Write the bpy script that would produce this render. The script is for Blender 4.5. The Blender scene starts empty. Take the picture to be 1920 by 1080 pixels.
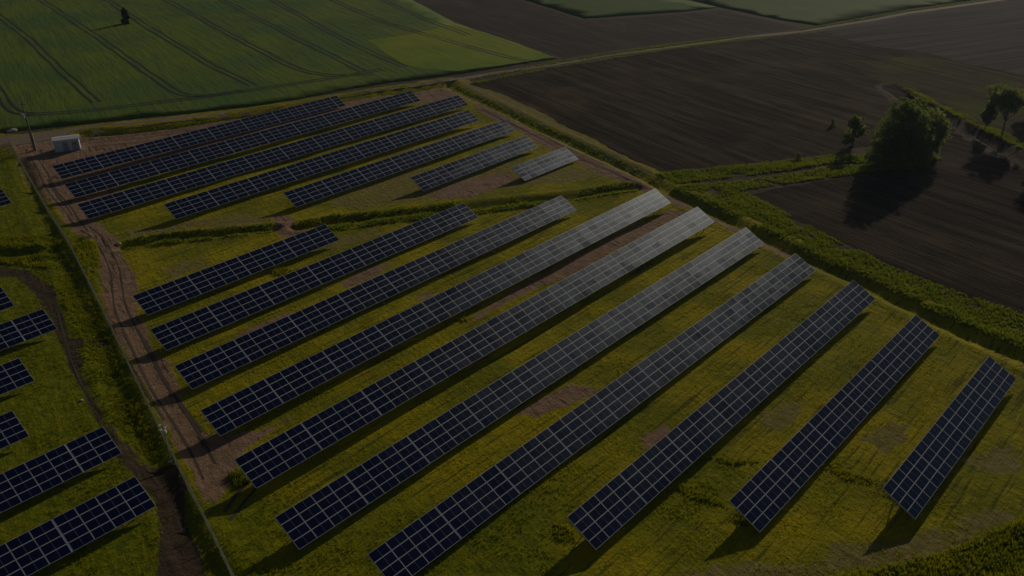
import bpy, bmesh, math, random
import numpy as np
from mathutils import Vector, Matrix
from mathutils.geometry import delaunay_2d_cdt

random.seed(7)
rng = np.random.default_rng(7)
R = math.radians
S = bpy.context.scene
COL = S.collection

# ------------------------------------------------------------------ camera
F_PX, PITCH, ROLL, CAM_H = 1657.7062, 0.4787812, -0.00956283, 63.389424
cam_d = bpy.data.cameras.new("camera"); cam = bpy.data.objects.new("camera", cam_d); COL.objects.link(cam)
cp, sp, cr, sr = math.cos(PITCH), math.sin(PITCH), math.cos(ROLL), math.sin(ROLL)
right, up, fwd = Vector((1, 0, 0)), Vector((0, sp, cp)), Vector((0, cp, -sp))
R2 = right * cr + up * sr; U2 = -right * sr + up * cr
cam.matrix_world = Matrix(((R2.x, U2.x, -fwd.x, 0), (R2.y, U2.y, -fwd.y, 0), (R2.z, U2.z, -fwd.z, CAM_H), (0, 0, 0, 1)))
cam_d.sensor_width = 36; cam_d.lens = F_PX / 1920 * 36; cam_d.clip_end = 6000; cam_d.clip_start = 1
S.camera = cam

# ------------------------------------------------------------------ sky, sun, exposure
SUN_AZ, SUN_EL = R(59.3), R(20.5)
w = bpy.data.worlds.new("World"); S.world = w; w.use_nodes = True
nt = w.node_tree; bg = nt.nodes["Background"]
sky = nt.nodes.new("ShaderNodeTexSky"); sky.sky_type = 'NISHITA'; sky.sun_disc = False
sky.sun_elevation = SUN_EL; sky.sun_rotation = math.pi / 2 - SUN_AZ
nt.links.new(sky.outputs[0], bg.inputs[0]); bg.inputs[1].default_value = 0.065
sd = bpy.data.lights.new("sun", 'SUN'); sd.energy = 5.0; sd.angle = R(0.5); sd.color = (1.0, 0.88, 0.70)
sun = bpy.data.objects.new("sun", sd); COL.objects.link(sun)
sdir = Vector((math.cos(SUN_AZ) * math.cos(SUN_EL), math.sin(SUN_AZ) * math.cos(SUN_EL), math.sin(SUN_EL)))
sun.rotation_euler = sdir.to_track_quat('Z', 'Y').to_euler(); sun.location = sdir * 300
S.view_settings.view_transform = 'Standard'; S.view_settings.look = 'None'
S.view_settings.exposure = -1.82; S.view_settings.gamma = 1.0

# ------------------------------------------------------------------ helpers
def G(px, py, z=0.0):
    """point of the plane z seen at photo pixel (1920 x 1080)"""
    a = (px - 960) / F_PX; b = (540 - py) / F_PX
    u = a * cr - b * sr; v = a * sr + b * cr
    d = (u, cp + v * sp, -sp + v * cp)
    k = (z - CAM_H) / d[2]
    return (d[0] * k, d[1] * k)
def GP(pts): return np.array([G(*p) for p in pts])

def hash2(ix, iy, s):
    n = (ix.astype(np.int64) * 374761393 + iy.astype(np.int64) * 668265263 + s * 1442695041) & 0xffffffff
    n = ((n ^ (n >> 13)) * 1274126177) & 0xffffffff
    return ((n ^ (n >> 16)) & 0xffff) / 65535.0
def vnoise(x, y, sc, s=0):
    x = np.asarray(x) / sc; y = np.asarray(y) / sc
    ix = np.floor(x); iy = np.floor(y); fx = x - ix; fy = y - iy
    fx = fx * fx * (3 - 2 * fx); fy = fy * fy * (3 - 2 * fy)
    a = hash2(ix, iy, s); b = hash2(ix + 1, iy, s); c = hash2(ix, iy + 1, s); d = hash2(ix + 1, iy + 1, s)
    return (a * (1 - fx) + b * fx) * (1 - fy) + (c * (1 - fx) + d * fx) * fy
def fbm(x, y, sc, s=0):
    return (vnoise(x, y, sc, s) * .5 + vnoise(x, y, sc / 2.1, s + 1) * .27 + vnoise(x, y, sc / 4.3, s + 2) * .15 + vnoise(x, y, sc / 9, s + 3) * .08)
def seg_dist(x, y, P):
    """distance to polyline P and signed side"""
    best = np.full(np.shape(x), 1e9); side = np.zeros(np.shape(x))
    for (ax, ay), (bx, by) in zip(P[:-1], P[1:]):
        dx, dy = bx - ax, by - ay; L2 = dx * dx + dy * dy
        t = np.clip(((x - ax) * dx + (y - ay) * dy) / L2, 0, 1)
        d = np.hypot(x - ax - t * dx, y - ay - t * dy)
        sd_ = np.sign(dx * (y - ay) - dy * (x - ax))
        m = d < best; best = np.where(m, d, best); side = np.where(m, sd_, side)
    return best, side
def inside(x, y, P):
    r = np.zeros(np.shape(x), bool); n = len(P)
    for i in range(n):
        ax, ay = P[i]; bx, by = P[(i + 1) % n]
        if ay == by: continue
        c = ((ay > y) != (by > y)) & (x < (bx - ax) * (y - ay) / (by - ay) + ax)
        r ^= c
    return r
def sdf(x, y, P):
    """positive inside polygon"""
    d, _ = seg_dist(x, y, np.vstack([P, P[:1]]))
    return np.where(inside(x, y, P), d, -d)
def sstep(a, b, x):
    t = np.clip((x - a) / (b - a), 0, 1); return t * t * (3 - 2 * t)

def mesh_np(name, V, F, mats=(), mi=None, smooth=False):
    """V (n,3), F (m,k) same-size faces"""
    me = bpy.data.meshes.new(name); V = np.asarray(V, np.float32); F = np.asarray(F, np.int32); k = F.shape[1]
    me.vertices.add(len(V)); me.vertices.foreach_set("co", V.ravel())
    me.loops.add(F.size); me.loops.foreach_set("vertex_index", F.ravel())
    me.polygons.add(len(F)); me.polygons.foreach_set("loop_start", np.arange(0, F.size, k, dtype=np.int32))
    me.polygons.foreach_set("loop_total", np.full(len(F), k, np.int32))
    if mi is not None: me.polygons.foreach_set("material_index", np.asarray(mi, np.int32))
    if smooth: me.polygons.foreach_set("use_smooth", np.ones(len(F), bool))
    for m in mats: me.materials.append(m)
    me.update(calc_edges=True)
    return me
def link(name, me, parent=None):
    o = bpy.data.objects.new(name, me); COL.objects.link(o)
    if parent: o.parent = parent
    return o
def tag(o, label=None, cat=None, group=None, kind=None):
    if label: o["label"] = label
    if cat: o["category"] = cat
    if group: o["group"] = group
    if kind: o["kind"] = kind
    return o

class MB:
    def __init__(s): s.V = []; s.F = []; s.M = []
    def box(s, c, size, m=0, rot=None):
        sx, sy, sz = [q / 2 for q in size]; n = len(s.V)
        for z in (-sz, sz):
            for x, y in ((-sx, -sy), (sx, -sy), (sx, sy), (-sx, sy)):
                v = Vector((x, y, z))
                if rot: v = rot @ v
                s.V.append(tuple(v + Vector(c)))
        for f in ((3, 2, 1, 0), (4, 5, 6, 7), (0, 1, 5, 4), (1, 2, 6, 5), (2, 3, 7, 6), (3, 0, 4, 7)):
            s.F.append(tuple(n + i for i in f)); s.M.append(m)
        return s
    def tube(s, pts, rad, k=8, m=0):
        rings = []
        for i, p in enumerate(pts):
            p = Vector(p); a = Vector(pts[max(i - 1, 0)]); b = Vector(pts[min(i + 1, len(pts) - 1)])
            d = (b - a).normalized(); q = d.to_track_quat('Z', 'Y'); r = rad[i] if hasattr(rad, '__len__') else rad
            n = len(s.V); rings.append(n)
            for j in range(k):
                t = 2 * math.pi * j / k; s.V.append(tuple(p + q @ Vector((r * math.cos(t), r * math.sin(t), 0))))
        for a, b in zip(rings[:-1], rings[1:]):
            for j in range(k):
                s.F.append((a + j, a + (j + 1) % k, b + (j + 1) % k, b + j)); s.M.append(m)
        s.F.append(tuple(rings[0] + j for j in reversed(range(k)))); s.M.append(m)
        s.F.append(tuple(rings[-1] + j for j in range(k))); s.M.append(m)
        return s
    def mesh(s, name, mats):
        me = bpy.data.meshes.new(name); me.from_pydata(s.V, [], s.F)
        for m in mats: me.materials.append(m)
        me.polygons.foreach_set("material_index", s.M); me.update(); return me
    def build(s, name, mats, parent=None): return link(name, s.mesh(name, mats), parent)

# ------------------------------------------------------------------ materials
def newmat(name):
    m = bpy.data.materials.new(name); m.use_nodes = True; t = m.node_tree
    return m, t, t.nodes["Principled BSDF"]
def N(t, ty, **kw):
    n = t.nodes.new(ty)
    for k, v in kw.items():
        if k.startswith("i_"): n.inputs[k[2:].replace("_", " ")].default_value = v
        else: setattr(n, k, v)
    return n
def simple(name, col, rough=.6, metal=0, noise=.12, sc=3):
    m, t, b = newmat(name)
    b.inputs["Roughness"].default_value = rough; b.inputs["Metallic"].default_value = metal
    tc = N(t, "ShaderNodeTexCoord"); n = N(t, "ShaderNodeTexNoise", i_Scale=sc, i_Detail=5.0); t.links.new(tc.outputs["Object"], n.inputs["Vector"])
    mx = N(t, "ShaderNodeMix", data_type='RGBA'); t.links.new(n.outputs[0], mx.inputs[0])
    mx.inputs[6].default_value = (*[c * (1 - noise) for c in col], 1); mx.inputs[7].default_value = (*[min(1, c * (1 + noise)) for c in col], 1)
    t.links.new(mx.outputs[2], b.inputs["Base Color"]); return m
def rotcoord(t, az, stretch):
    """world-plane coords rotated so that U runs along az, V across; V scaled up"""
    g = N(t, "ShaderNodeNewGeometry"); mp = N(t, "ShaderNodeMapping", vector_type='POINT')
    mp.inputs["Rotation"].default_value = (0, 0, -az); t.links.new(g.outputs["Position"], mp.inputs["Vector"])
    m2 = N(t, "ShaderNodeMapping"); m2.inputs["Scale"].default_value = (1 / stretch, 1, 1); t.links.new(mp.outputs[0], m2.inputs["Vector"])
    return g, mp.outputs[0], m2.outputs[0]
def mixc(t, fac, a, b):
    mx = N(t, "ShaderNodeMix", data_type='RGBA')
    if isinstance(fac, float): mx.inputs[0].default_value = fac
    else: t.links.new(fac, mx.inputs[0])
    for i, c in ((6, a), (7, b)):
        if isinstance(c, tuple): mx.inputs[i].default_value = (*c, 1)
        else: t.links.new(c, mx.inputs[i])
    return mx.outputs[2]
def ramp(t, fac, a, b):
    n = N(t, "ShaderNodeMapRange", interpolation_type='SMOOTHSTEP'); t.links.new(fac, n.inputs[0]); n.inputs[1].default_value = a; n.inputs[2].default_value = b
    return n.outputs[0]
def math2(t, op, a, b):
    n = N(t, "ShaderNodeMath", operation=op)
    for i, q in enumerate((a, b)):
        if isinstance(q, (int, float)): n.inputs[i].default_value = q
        else: t.links.new(q, n.inputs[i])
    return n.outputs[0]
def noise(t, vec, sc, det=6.0, rough=.6):
    n = N(t, "ShaderNodeTexNoise", i_Scale=sc, i_Detail=det, i_Roughness=rough); t.links.new(vec, n.inputs["Vector"]); return n.outputs[0]
def bump(t, b, hts, dist=1.0, strength=1.0):
    bp = N(t, "ShaderNodeBump"); bp.inputs["Strength"].default_value = strength; bp.inputs["Distance"].default_value = dist
    t.links.new(hts, bp.inputs["Height"]); t.links.new(bp.outputs[0], b.inputs["Normal"])

ROW_AZ = 0.8338307; TILT = 0.4846249
FAZ = R(-58.5)

def leafmat(name, c1, c2, trans=.4, var=0.5):
    m, t, b = newmat(name); b.inputs["Roughness"].default_value = .75; b.inputs["Specular IOR Level"].default_value = .15
    g = N(t, "ShaderNodeNewGeometry")
    n = noise(t, g.outputs["Position"], .12, 3.0)
    f = math2(t, 'ADD', math2(t, 'MULTIPLY', g.outputs["Random Per Island"], var), math2(t, 'MULTIPLY', ramp(t, n, .35, .65), 1 - var))
    c = mixc(t, f, c1, c2); t.links.new(c, b.inputs["Base Color"])
    tr = N(t, "ShaderNodeBsdfTranslucent"); t.links.new(c, tr.inputs[0])
    ms = N(t, "ShaderNodeMixShader"); ms.inputs[0].default_value = trans
    t.links.new(b.outputs[0], ms.inputs[1]); t.links.new(tr.outputs[0], ms.inputs[2])
    t.links.new(ms.outputs[0], t.nodes["Material Output"].inputs[0]); return m

def ground_mat():
    m, t, b = newmat("ground"); b.inputs["Roughness"].default_value = .95; b.inputs["Specular IOR Level"].default_value = .1
    g = N(t, "ShaderNodeNewGeometry"); P = g.outputs["Position"]
    _, _, rc = rotcoord(t, ROW_AZ, 6.0)
    def attr(n): a = N(t, "ShaderNodeAttribute", attribute_name=n); return a.outputs["Fac"]
    n1 = noise(t, P, .09, 4.0); n2 = noise(t, P, .8, 8.0, .7); n3 = noise(t, rc, 1.3, 6.0, .65); n4 = noise(t, P, 4.0, 5.0, .7)
    grass = mixc(t, ramp(t, n1, .38, .62), (.21, .215, .0015), (.42, .34, .0015))
    grass = mixc(t, ramp(t, n3, .55, .75), grass, (.48, .38, .006))
    grass = mixc(t, ramp(t, n4, .50, .75), grass, (.13, .14, .002))
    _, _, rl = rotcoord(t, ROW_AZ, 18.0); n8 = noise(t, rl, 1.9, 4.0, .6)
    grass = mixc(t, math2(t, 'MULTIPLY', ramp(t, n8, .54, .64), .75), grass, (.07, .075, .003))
    green = mixc(t, ramp(t, n2, .35, .7), (.12, .15, .0015), (.27, .26, .002))
    grass = mixc(t, attr("green"), grass, green)
    dn = noise(t, P, .5, 9.0, .7)
    _, _, rf = rotcoord(t, R(-57), 7.0); n6 = noise(t, rf, 1.5, 5.0, .6)
    dirt = mixc(t, ramp(t, dn, .3, .7), (.25, .15, .092), (.38, .245, .155))
    dirt = mixc(t, ramp(t, n6, .56, .68), dirt, (.10, .058, .034))
    dirt = mixc(t, ramp(t, n4, .55, .8), dirt, (.11, .07, .045))
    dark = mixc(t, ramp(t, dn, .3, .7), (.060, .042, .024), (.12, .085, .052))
    dry = mixc(t, ramp(t, n2, .3, .7), (.20, .17, .03), (.31, .25, .08))
    sh = math2(t, 'ADD', math2(t, 'MULTIPLY', math2(t, 'SUBTRACT', n2, .5), 1.7), math2(t, 'MULTIPLY', math2(t, 'SUBTRACT', n4, .5), .9))
    sh2 = math2(t, 'ADD', sh, math2(t, 'MULTIPLY', math2(t, 'SUBTRACT', n3, .5), .8))
    def msk(nm): return ramp(t, math2(t, 'ADD', attr(nm), sh2), .40, .62)
    c = mixc(t, msk("dry"), grass, dry)
    c = mixc(t, msk("dirt"), c, dirt)
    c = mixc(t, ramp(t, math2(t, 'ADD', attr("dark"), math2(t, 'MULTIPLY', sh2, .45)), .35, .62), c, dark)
    t.links.new(c, b.inputs["Base Color"])
    hh = math2(t, 'ADD', math2(t, 'ADD', math2(t, 'MULTIPLY', n2, .55), math2(t, 'MULTIPLY', math2(t, 'SUBTRACT', n6, math2(t, 'MULTIPLY', n8, 1.6)), .25)), math2(t, 'ADD', math2(t, 'MULTIPLY', n3, .30), math2(t, 'MULTIPLY', n4, .16)))
    bump(t, b, hh, .8, 1.0); return m

def furrow_mat(name, az, c1, c2, c3, spacing=.9, amp=.25, green=None, streak=14.0):
    m, t, b = newmat(name); b.inputs["Roughness"].default_value = 1.0; b.inputs["Specular IOR Level"].default_value = .03
    g, rc, rs = rotcoord(t, az, streak)
    P = g.outputs["Position"]
    # slight wander of the rows
    wn = noise(t, P, .03, 2.0); sep = N(t, "ShaderNodeSeparateXYZ"); t.links.new(rc, sep.inputs[0])
    yy = math2(t, 'ADD', sep.outputs[1], math2(t, 'MULTIPLY', wn, 7.0))
    wv = math2(t, 'SINE', math2(t, 'MULTIPLY', yy, 2 * math.pi / spacing), 0.0)
    wide = math2(t, 'SINE', math2(t, 'MULTIPLY', yy, 2 * math.pi / (spacing * 6.3)), 0.0)
    n1 = noise(t, rs, .45, 7.0, .65); n2 = noise(t, P, 1.6, 8.0, .75); n3 = noise(t, P, .035, 4.0)
    c = mixc(t, ramp(t, n1, .35, .68), c1, c2)
    c = mixc(t, ramp(t, n2, .52, .85), c, c3)
    c = mixc(t, math2(t, 'MULTIPLY', ramp(t, n3, .45, .7), .45), c, c3)
    n7 = noise(t, rs, .11, 4.0, .6); c = mixc(t, math2(t, 'MULTIPLY', ramp(t, n7, .5, .66), .6), c, c1)
    if green: c = mixc(t, ramp(t, math2(t, 'ADD', math2(t, 'MULTIPLY', n1, .6), math2(t, 'MULTIPLY', n3, .5)), .5, .66), c, green)
    t.links.new(c, b.inputs["Base Color"])
    n5 = noise(t, rs, 1.4, 4.0, .6)
    h = math2(t, 'ADD', math2(t, 'ADD', math2(t, 'MULTIPLY', wv, .045), math2(t, 'MULTIPLY', n5, .5)), math2(t, 'ADD', math2(t, 'MULTIPLY', n2, .5), math2(t, 'ADD', math2(t, 'MULTIPLY', n1, 1.0), math2(t, 'MULTIPLY', wide, .06))))
    bump(t, b, h, amp, 1.0); return m

def crop_mat(name, c1, c2, c3, amp=.25):
    m, t, b = newmat(name); b.inputs["Roughness"].default_value = .9; b.inputs["Specular IOR Level"].default_value = .1
    g, rc, rs = rotcoord(t, FAZ, 9.0); P = g.outputs["Position"]
    n1 = noise(t, rs, .5, 7.0, .65); n2 = noise(t, P, 1.3, 8.0, .75); n3 = noise(t, P, .022, 3.0)
    c = mixc(t, ramp(t, n3, .40, .62), c1, c2); c = mixc(t, math2(t, 'MULTIPLY', ramp(t, n1, .45, .72), .55), c, c3)
    c = mixc(t, math2(t, 'MULTIPLY', ramp(t, n2, .5, .8), .5), c, c3)
    t.links.new(c, b.inputs["Base Color"])
    bump(t, b, math2(t, 'ADD', math2(t, 'MULTIPLY', n1, 1.3), math2(t, 'MULTIPLY', n2, .8)), amp * 1.1, 1.0); return m

M_ground = ground_mat()
M_plough = furrow_mat("ploughed_soil", FAZ, (.024, .017, .012), (.090, .064, .044), (.165, .112, .066), .75, .6)
M_plough2 = furrow_mat("ploughed_soil_far", FAZ, (.060, .048, .040), (.100, .079, .065), (.125, .095, .072), 1.1, .28)
M_plough3 = furrow_mat("ploughed_soil_stripe", R(24), (.050, .044, .040), (.120, .104, .092), (.095, .078, .064), 1.6, .2, streak=30)
M_plough4 = furrow_mat("ploughed_soil_near", R(-56), (.022, .016, .012), (.068, .049, .035), (.150, .104, .064), .8, .55)
M_fallow = furrow_mat("fallow", FAZ, (.050, .038, .024), (.085, .070, .030), (.130, .096, .050), 1.2, .4, green=(.095, .105, .014), streak=14)
M_crop = crop_mat("crop_green", (.090, .160, .026), (.155, .200, .014), (.060, .110, .022), .30)
M_crop_y = crop_mat("crop_young", (.15, .23, .006), (.23, .27, .004), (.11, .17, .008), .12)
M_crop_f = crop_mat("crop_far", (.065, .115, .018), (.085, .125, .014), (.050, .090, .015), .15)
M_track = simple("tramline_shaded_soil", (.006, .009, .004), .95, 0, .3, 1)  # soil painted near black for the shade between the standing crop; strips are flat
def road_mat():
    m, t, b = newmat("road_dirt"); b.inputs["Roughness"].default_value = .95
    g, rc, rs = rotcoord(t, R(28), 10.0); P = g.outputs["Position"]
    n1 = noise(t, rs, .7, 6.0); n2 = noise(t, P, 1.2, 8.0, .7)
    c = mixc(t, ramp(t, n1, .35, .65), (.17, .115, .070), (.24, .175, .11)); c = mixc(t, ramp(t, n2, .5, .8), c, (.12, .085, .05))
    t.links.new(c, b.inputs["Base Color"]); bump(t, b, math2(t, 'ADD', n1, n2), .12, .8); return m
M_road = road_mat()

def glass_mat():
    m, t, b = newmat("pv_glass")
    g = N(t, "ShaderNodeNewGeometry"); rnd = g.outputs["Random Per Island"]
    tc = N(t, "ShaderNodeTexCoord"); n = noise(t, g.outputs["Position"], .35, 4.0)
    c = mixc(t, rnd, (.002, .005, .024), (.004, .009, .045)); t.links.new(c, b.inputs["Base Color"])
    b.inputs["Specular IOR Level"].default_value = .0; b.inputs["Roughness"].default_value = .6
    r = N(t, "ShaderNodeMapRange"); t.links.new(n, r.inputs[0]); r.inputs[1].default_value = .3; r.inputs[2].default_value = .7; r.inputs[3].default_value = .38; r.inputs[4].default_value = .43
    gl = N(t, "ShaderNodeBsdfGlossy", distribution='BECKMANN'); gl.inputs[0].default_value = (.80, .91, 1, 1)
    t.links.new(math2(t, "ADD", r.outputs[0], math2(t, "MULTIPLY", rnd, .03)), gl.inputs["Roughness"])
    fr = N(t, "ShaderNodeFresnel"); fr.inputs[0].default_value = 1.46
    ms = N(t, "ShaderNodeMixShader"); t.links.new(fr.outputs[0], ms.inputs[0]); t.links.new(b.outputs[0], ms.inputs[1]); t.links.new(gl.outputs[0], ms.inputs[2])
    t.links.new(ms.outputs[0], t.nodes["Material Output"].inputs[0])
    return m
M_glass = glass_mat()
M_alu = simple("aluminium_frame", (.70, .70, .70), .45, .15, .06, 2)
M_back = simple("white_backsheet", (.55, .55, .52), .6, 0, .05, 2)
M_galv = simple("galvanised_steel", (.42, .43, .42), .5, .6, .1, 4)
M_wire = simple("fence_wire", (.60, .60, .42), .55, .1, .05, 4)
M_white = simple("white_render", (.58, .62, .68), .7, 0, .04, 2)
M_roof = simple("white_roof", (.58, .58, .57), .5, 0, .03, 2)
M_door = simple("grey_door", (.30, .34, .42), .5, .2, .08, 6)
M_dark = simple("dark_grille", (.03, .03, .04), .6)
M_wood = simple("grey_wood", (.20, .16, .15), .9, 0, .3, 6)
M_conc = simple("concrete", (.32, .30, .27), .9, 0, .15, 3)
M_ceram = simple("ceramic", (.5, .48, .46), .4)
M_bark = simple("bark", (.06, .045, .03), .95, 0, .3, 5)
M_rock = simple("pale_stone", (.45, .43, .38), .9, 0, .25, 3)
M_grass = leafmat("short_grass", (.38, .37, .002), (.64, .53, .003), .5, .25)
M_tall = leafmat("tall_grass", (.15, .205, .010), (.33, .36, .014), .55, .75)
M_left = leafmat("green_grass", (.18, .215, .0015), (.42, .40, .002), .5, .35)
M_leaf = leafmat("tree_leaf", (.09, .145, .022), (.25, .31, .05), .66, .8)
M_leaf2 = leafmat("willow_leaf", (.16, .20, .045), (.29, .32, .075), .66, .8)
M_leafd = leafmat("dark_leaf", (.012, .022, .006), (.030, .040, .010), .25, .7)

# ------------------------------------------------------------------ terrain
D_farm = GP([(840, 157), (880, 178), (940, 205), (1000, 235), (1060, 262), (1120, 290), (1180, 318), (1250, 357), (1330, 395), (1400, 430), (1470, 465), (1530, 492), (1600, 522), (1700, 572), (1800, 622), (1920, 670), (2080, 745)])
D_road = GP([(160, 252), (240, 245), (333, 236), (467, 215), (560, 201), (640, 188), (713, 175), (780, 167), (838, 157)])
D_left = GP([(35, 300), (62, 370), (100, 450), (135, 520), (170, 590), (210, 690), (250, 790), (300, 890), (360, 1010), (420, 1120)])
D_cross1 = GP([(-160, 478), (0, 476), (70, 472), (122, 462), (140, 455)])
D_cross2 = GP([(232, 462), (300, 449), (380, 440), (450, 434), (512, 428)])
D_cross3 = GP([(560, 425), (640, 412), (700, 407), (800, 395), (880, 388), (960, 378), (1060, 370), (1130, 360), (1195, 352)])
D_plot = GP([(1672, 166), (1705, 186), (1745, 208), (1800, 236), (1850, 262), (1920, 302), (2050, 380)])
DITCH = [(D_farm, .75, 1.8), (D_road, 1.3, 2.2), (D_left, .7, 1.5), (D_cross1, .9, 1.6), (D_cross2, .8, 1.3), (D_cross3, .8, 1.5), (D_plot, 1.3, 2.0)]
FARM = GP([(-400, 260), (20, 268), (160, 248), (467, 214), (640, 187), (840, 157), (1000, 235), (1250, 355), (1480, 470), (1700, 572), (1920, 668), (2300, 850), (2500, 1500), (-700, 1500)])

def height(x, y):
    x = np.asarray(x, float); y = np.asarray(y, float)
    m = sstep(-1, 6, sdf(x, y, FARM))
    h = m * ((vnoise(x, y, 19, 5) - .5) * .30 + (vnoise(x, y, 7, 9) - .5) * .16)
    for P, d, wd in DITCH:
        q, _ = seg_dist(x, y, P); q = q + (vnoise(x, y, 3, 21) - .5) * .5
        h = h - d * np.exp(-(q / wd) ** 2 * 1.4) + .22 * d * np.exp(-((q - wd * 1.7) / (wd * .55)) ** 2)
    return h

def spaced(a, b, s0, s1, lo, hi):
    """coords a..b with fine step s0 in lo..hi growing to s1 outside"""
    out = [lo]
    while out[-1] < hi: out.append(out[-1] + s0)
    s = s0
    while out[-1] < b: s = min(s * 1.07, s1); out.append(out[-1] + s)
    l = [lo]; s = s0
    while l[-1] > a: s = min(s * 1.07, s1); l.append(l[-1] - s)
    return np.array(l[:0:-1] + out)
xs = spaced(-900, 900, .55, 30, -112, 92); ys = spaced(-60, 1500, .55, 30, 55, 215)
XX, YY = np.meshgrid(xs, ys); ZZ = height(XX, YY)
ny, nx = XX.shape
V = np.stack([XX.ravel(), YY.ravel(), ZZ.ravel()], 1)
idx = np.arange(ny * nx).reshape(ny, nx)
Fq = np.stack([idx[:-1, :-1].ravel(), idx[:-1, 1:].ravel(), idx[1:, 1:].ravel(), idx[1:, :-1].ravel()], 1)
me = mesh_np("ground", V, Fq, [M_ground], smooth=True)

Pp = lambda *a: GP(a)
DIRT = [
 Pp((-60, 262), (100, 255), (200, 252), (333, 240), (467, 219), (600, 196), (700, 181), (840, 164), (885, 186), (800, 192), (640, 206), (420, 275), (250, 330), (165, 425), (125, 420), (60, 335), (22, 275)),
 Pp((128, 415), (190, 420), (224, 446), (231, 478), (238, 500), (256, 530), (252, 556), (260, 592), (275, 622), (294, 658), (322, 672), (335, 705), (345, 750), (376, 800), (390, 815), (480, 805), (550, 782), (470, 835), (436, 862), (440, 885), (408, 932), (392, 945), (368, 900), (340, 850), (282, 752), (240, 675), (212, 625), (190, 578), (190, 500), (184, 462), (150, 440)),
 Pp((870, 172), (930, 207), (1000, 242), (1060, 268), (1120, 298), (1180, 324), (1240, 356), (1320, 394), (1400, 434), (1480, 472), (1545, 505), (1520, 508), (1430, 462), (1340, 412), (1270, 385), (1180, 348), (1090, 310), (1015, 272), (960, 240), (900, 210)),
 Pp((830, 352), (880, 335), (945, 325), (965, 335), (940, 352), (880, 372), (800, 372)),
 Pp((512, 405), (548, 405), (562, 430), (600, 448), (545, 452), (515, 436)),
 Pp((880, 612), (960, 560), (1080, 510), (1180, 460), (1290, 395), (1250, 396), (1130, 452), (1000, 520), (890, 592)),
 Pp((975, 775), (1020, 745), (1070, 722), (1118, 732), (1080, 755), (1010, 782)),
 Pp((1200, 818), (1245, 800), (1242, 828), (1210, 838)), Pp((640, 530), (700, 498), (735, 492), (700, 520), (650, 540)),
 Pp((440, 630), (540, 585), (560, 590), (480, 625)), Pp((780, 560), (815, 545), (800, 565)),
]
DARK = [
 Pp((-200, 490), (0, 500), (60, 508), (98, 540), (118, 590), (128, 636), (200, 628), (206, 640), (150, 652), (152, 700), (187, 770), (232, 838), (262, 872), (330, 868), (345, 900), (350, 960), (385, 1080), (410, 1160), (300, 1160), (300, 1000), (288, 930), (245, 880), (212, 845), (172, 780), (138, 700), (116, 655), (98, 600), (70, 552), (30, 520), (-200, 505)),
]
DRY = [
 Pp((860, 150), (930, 168), (1000, 205), (1060, 235), (1110, 262), (1190, 305), (1235, 330), (1205, 322), (1120, 283), (1000, 226), (930, 195), (880, 170)),
 Pp((1300, 1075), (1500, 1054), (1640, 1026), (1780, 990), (1930, 930), (1930, 962), (1790, 1022), (1650, 1062), (1500, 1090)),
 Pp((1445, 790), (1480, 758), (1510, 755), (1490, 790), (1460, 805)), Pp((1630, 820), (1700, 770), (1710, 800), (1650, 840)),
 Pp((1800, 860), (1900, 830), (1900, 870), (1830, 890)), Pp((290, 500), (380, 480), (400, 500), (320, 520)),
 Pp((620, 340), (760, 320), (1000, 300), (1150, 330), (1000, 350), (780, 378), (620, 390)),
 Pp((240, 430), (380, 410), (500, 400), (500, 420), (240, 445)), Pp((590, 460), (700, 430), (720, 440), (620, 470)),
 Pp((-40, 262), (1, 262), (60, 300), (62, 340), (40, 320), (10, 275)), Pp((55, 262), (85, 262), (100, 300), (80, 305)),
]
GREEN = [
 Pp((-500, 270), (18, 272), (60, 340), (130, 452), (200, 590), (300, 800), (335, 880), (360, 940), (440, 1090), (470, 1300), (-600, 1400)),
 Pp((135, 425), (180, 455), (188, 500), (188, 575), (140, 470)), Pp((1300, 1090), (1650, 1066), (1790, 1028), (1930, 965), (2200, 850), (2200, 1400), (1200, 1400)),
 Pp((380, 950), (500, 925), (560, 1030), (660, 1070), (900, 1090), (400, 1200)), Pp((650, 1030), (1000, 870), (1060, 960), (1100, 1100), (650, 1100)),
 Pp((1100, 720), (1250, 650), (1300, 640), (1150, 780)), Pp((1230, 920), (1330, 850), (1440, 880), (1370, 940), (1280, 960)),
 Pp((1560, 690), (1620, 640), (1600, 720)), Pp((1500, 560), (1590, 540), (1560, 600), (1480, 640)),
]
inv = {}
vx, vy = V[:, 0], V[:, 1]
def mask(x, y, polys, soft=1.3, nz=1.6, seed=40):
    out = np.zeros(len(x)); n = (fbm(x, y, 5.5, seed) - .5) * 2 * nz
    for P in polys:
        lo = P.min(0) - 5; hi = P.max(0) + 5
        s = (x > lo[0]) & (x < hi[0]) & (y > lo[1]) & (y < hi[1])
        if s.any(): out[s] = np.maximum(out[s], sstep(-soft, soft, sdf(x[s], y[s], P) + n[s]))
    return out
def masks(x, y):
    r_ = masks0(x, y); o_ = sstep(-4, -8, sdf(x, y, FARM)) * .75; r_['dark'] = np.maximum(r_['dark'], np.where(r_['dry'] > .3, 0, o_)); return r_
def masks0(x, y):
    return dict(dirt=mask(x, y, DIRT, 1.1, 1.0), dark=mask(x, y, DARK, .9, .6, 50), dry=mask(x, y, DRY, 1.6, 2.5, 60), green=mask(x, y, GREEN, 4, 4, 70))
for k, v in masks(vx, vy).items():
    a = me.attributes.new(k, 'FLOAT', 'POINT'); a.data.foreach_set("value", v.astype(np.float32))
tag(link("ground", me), kind="structure")

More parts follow.
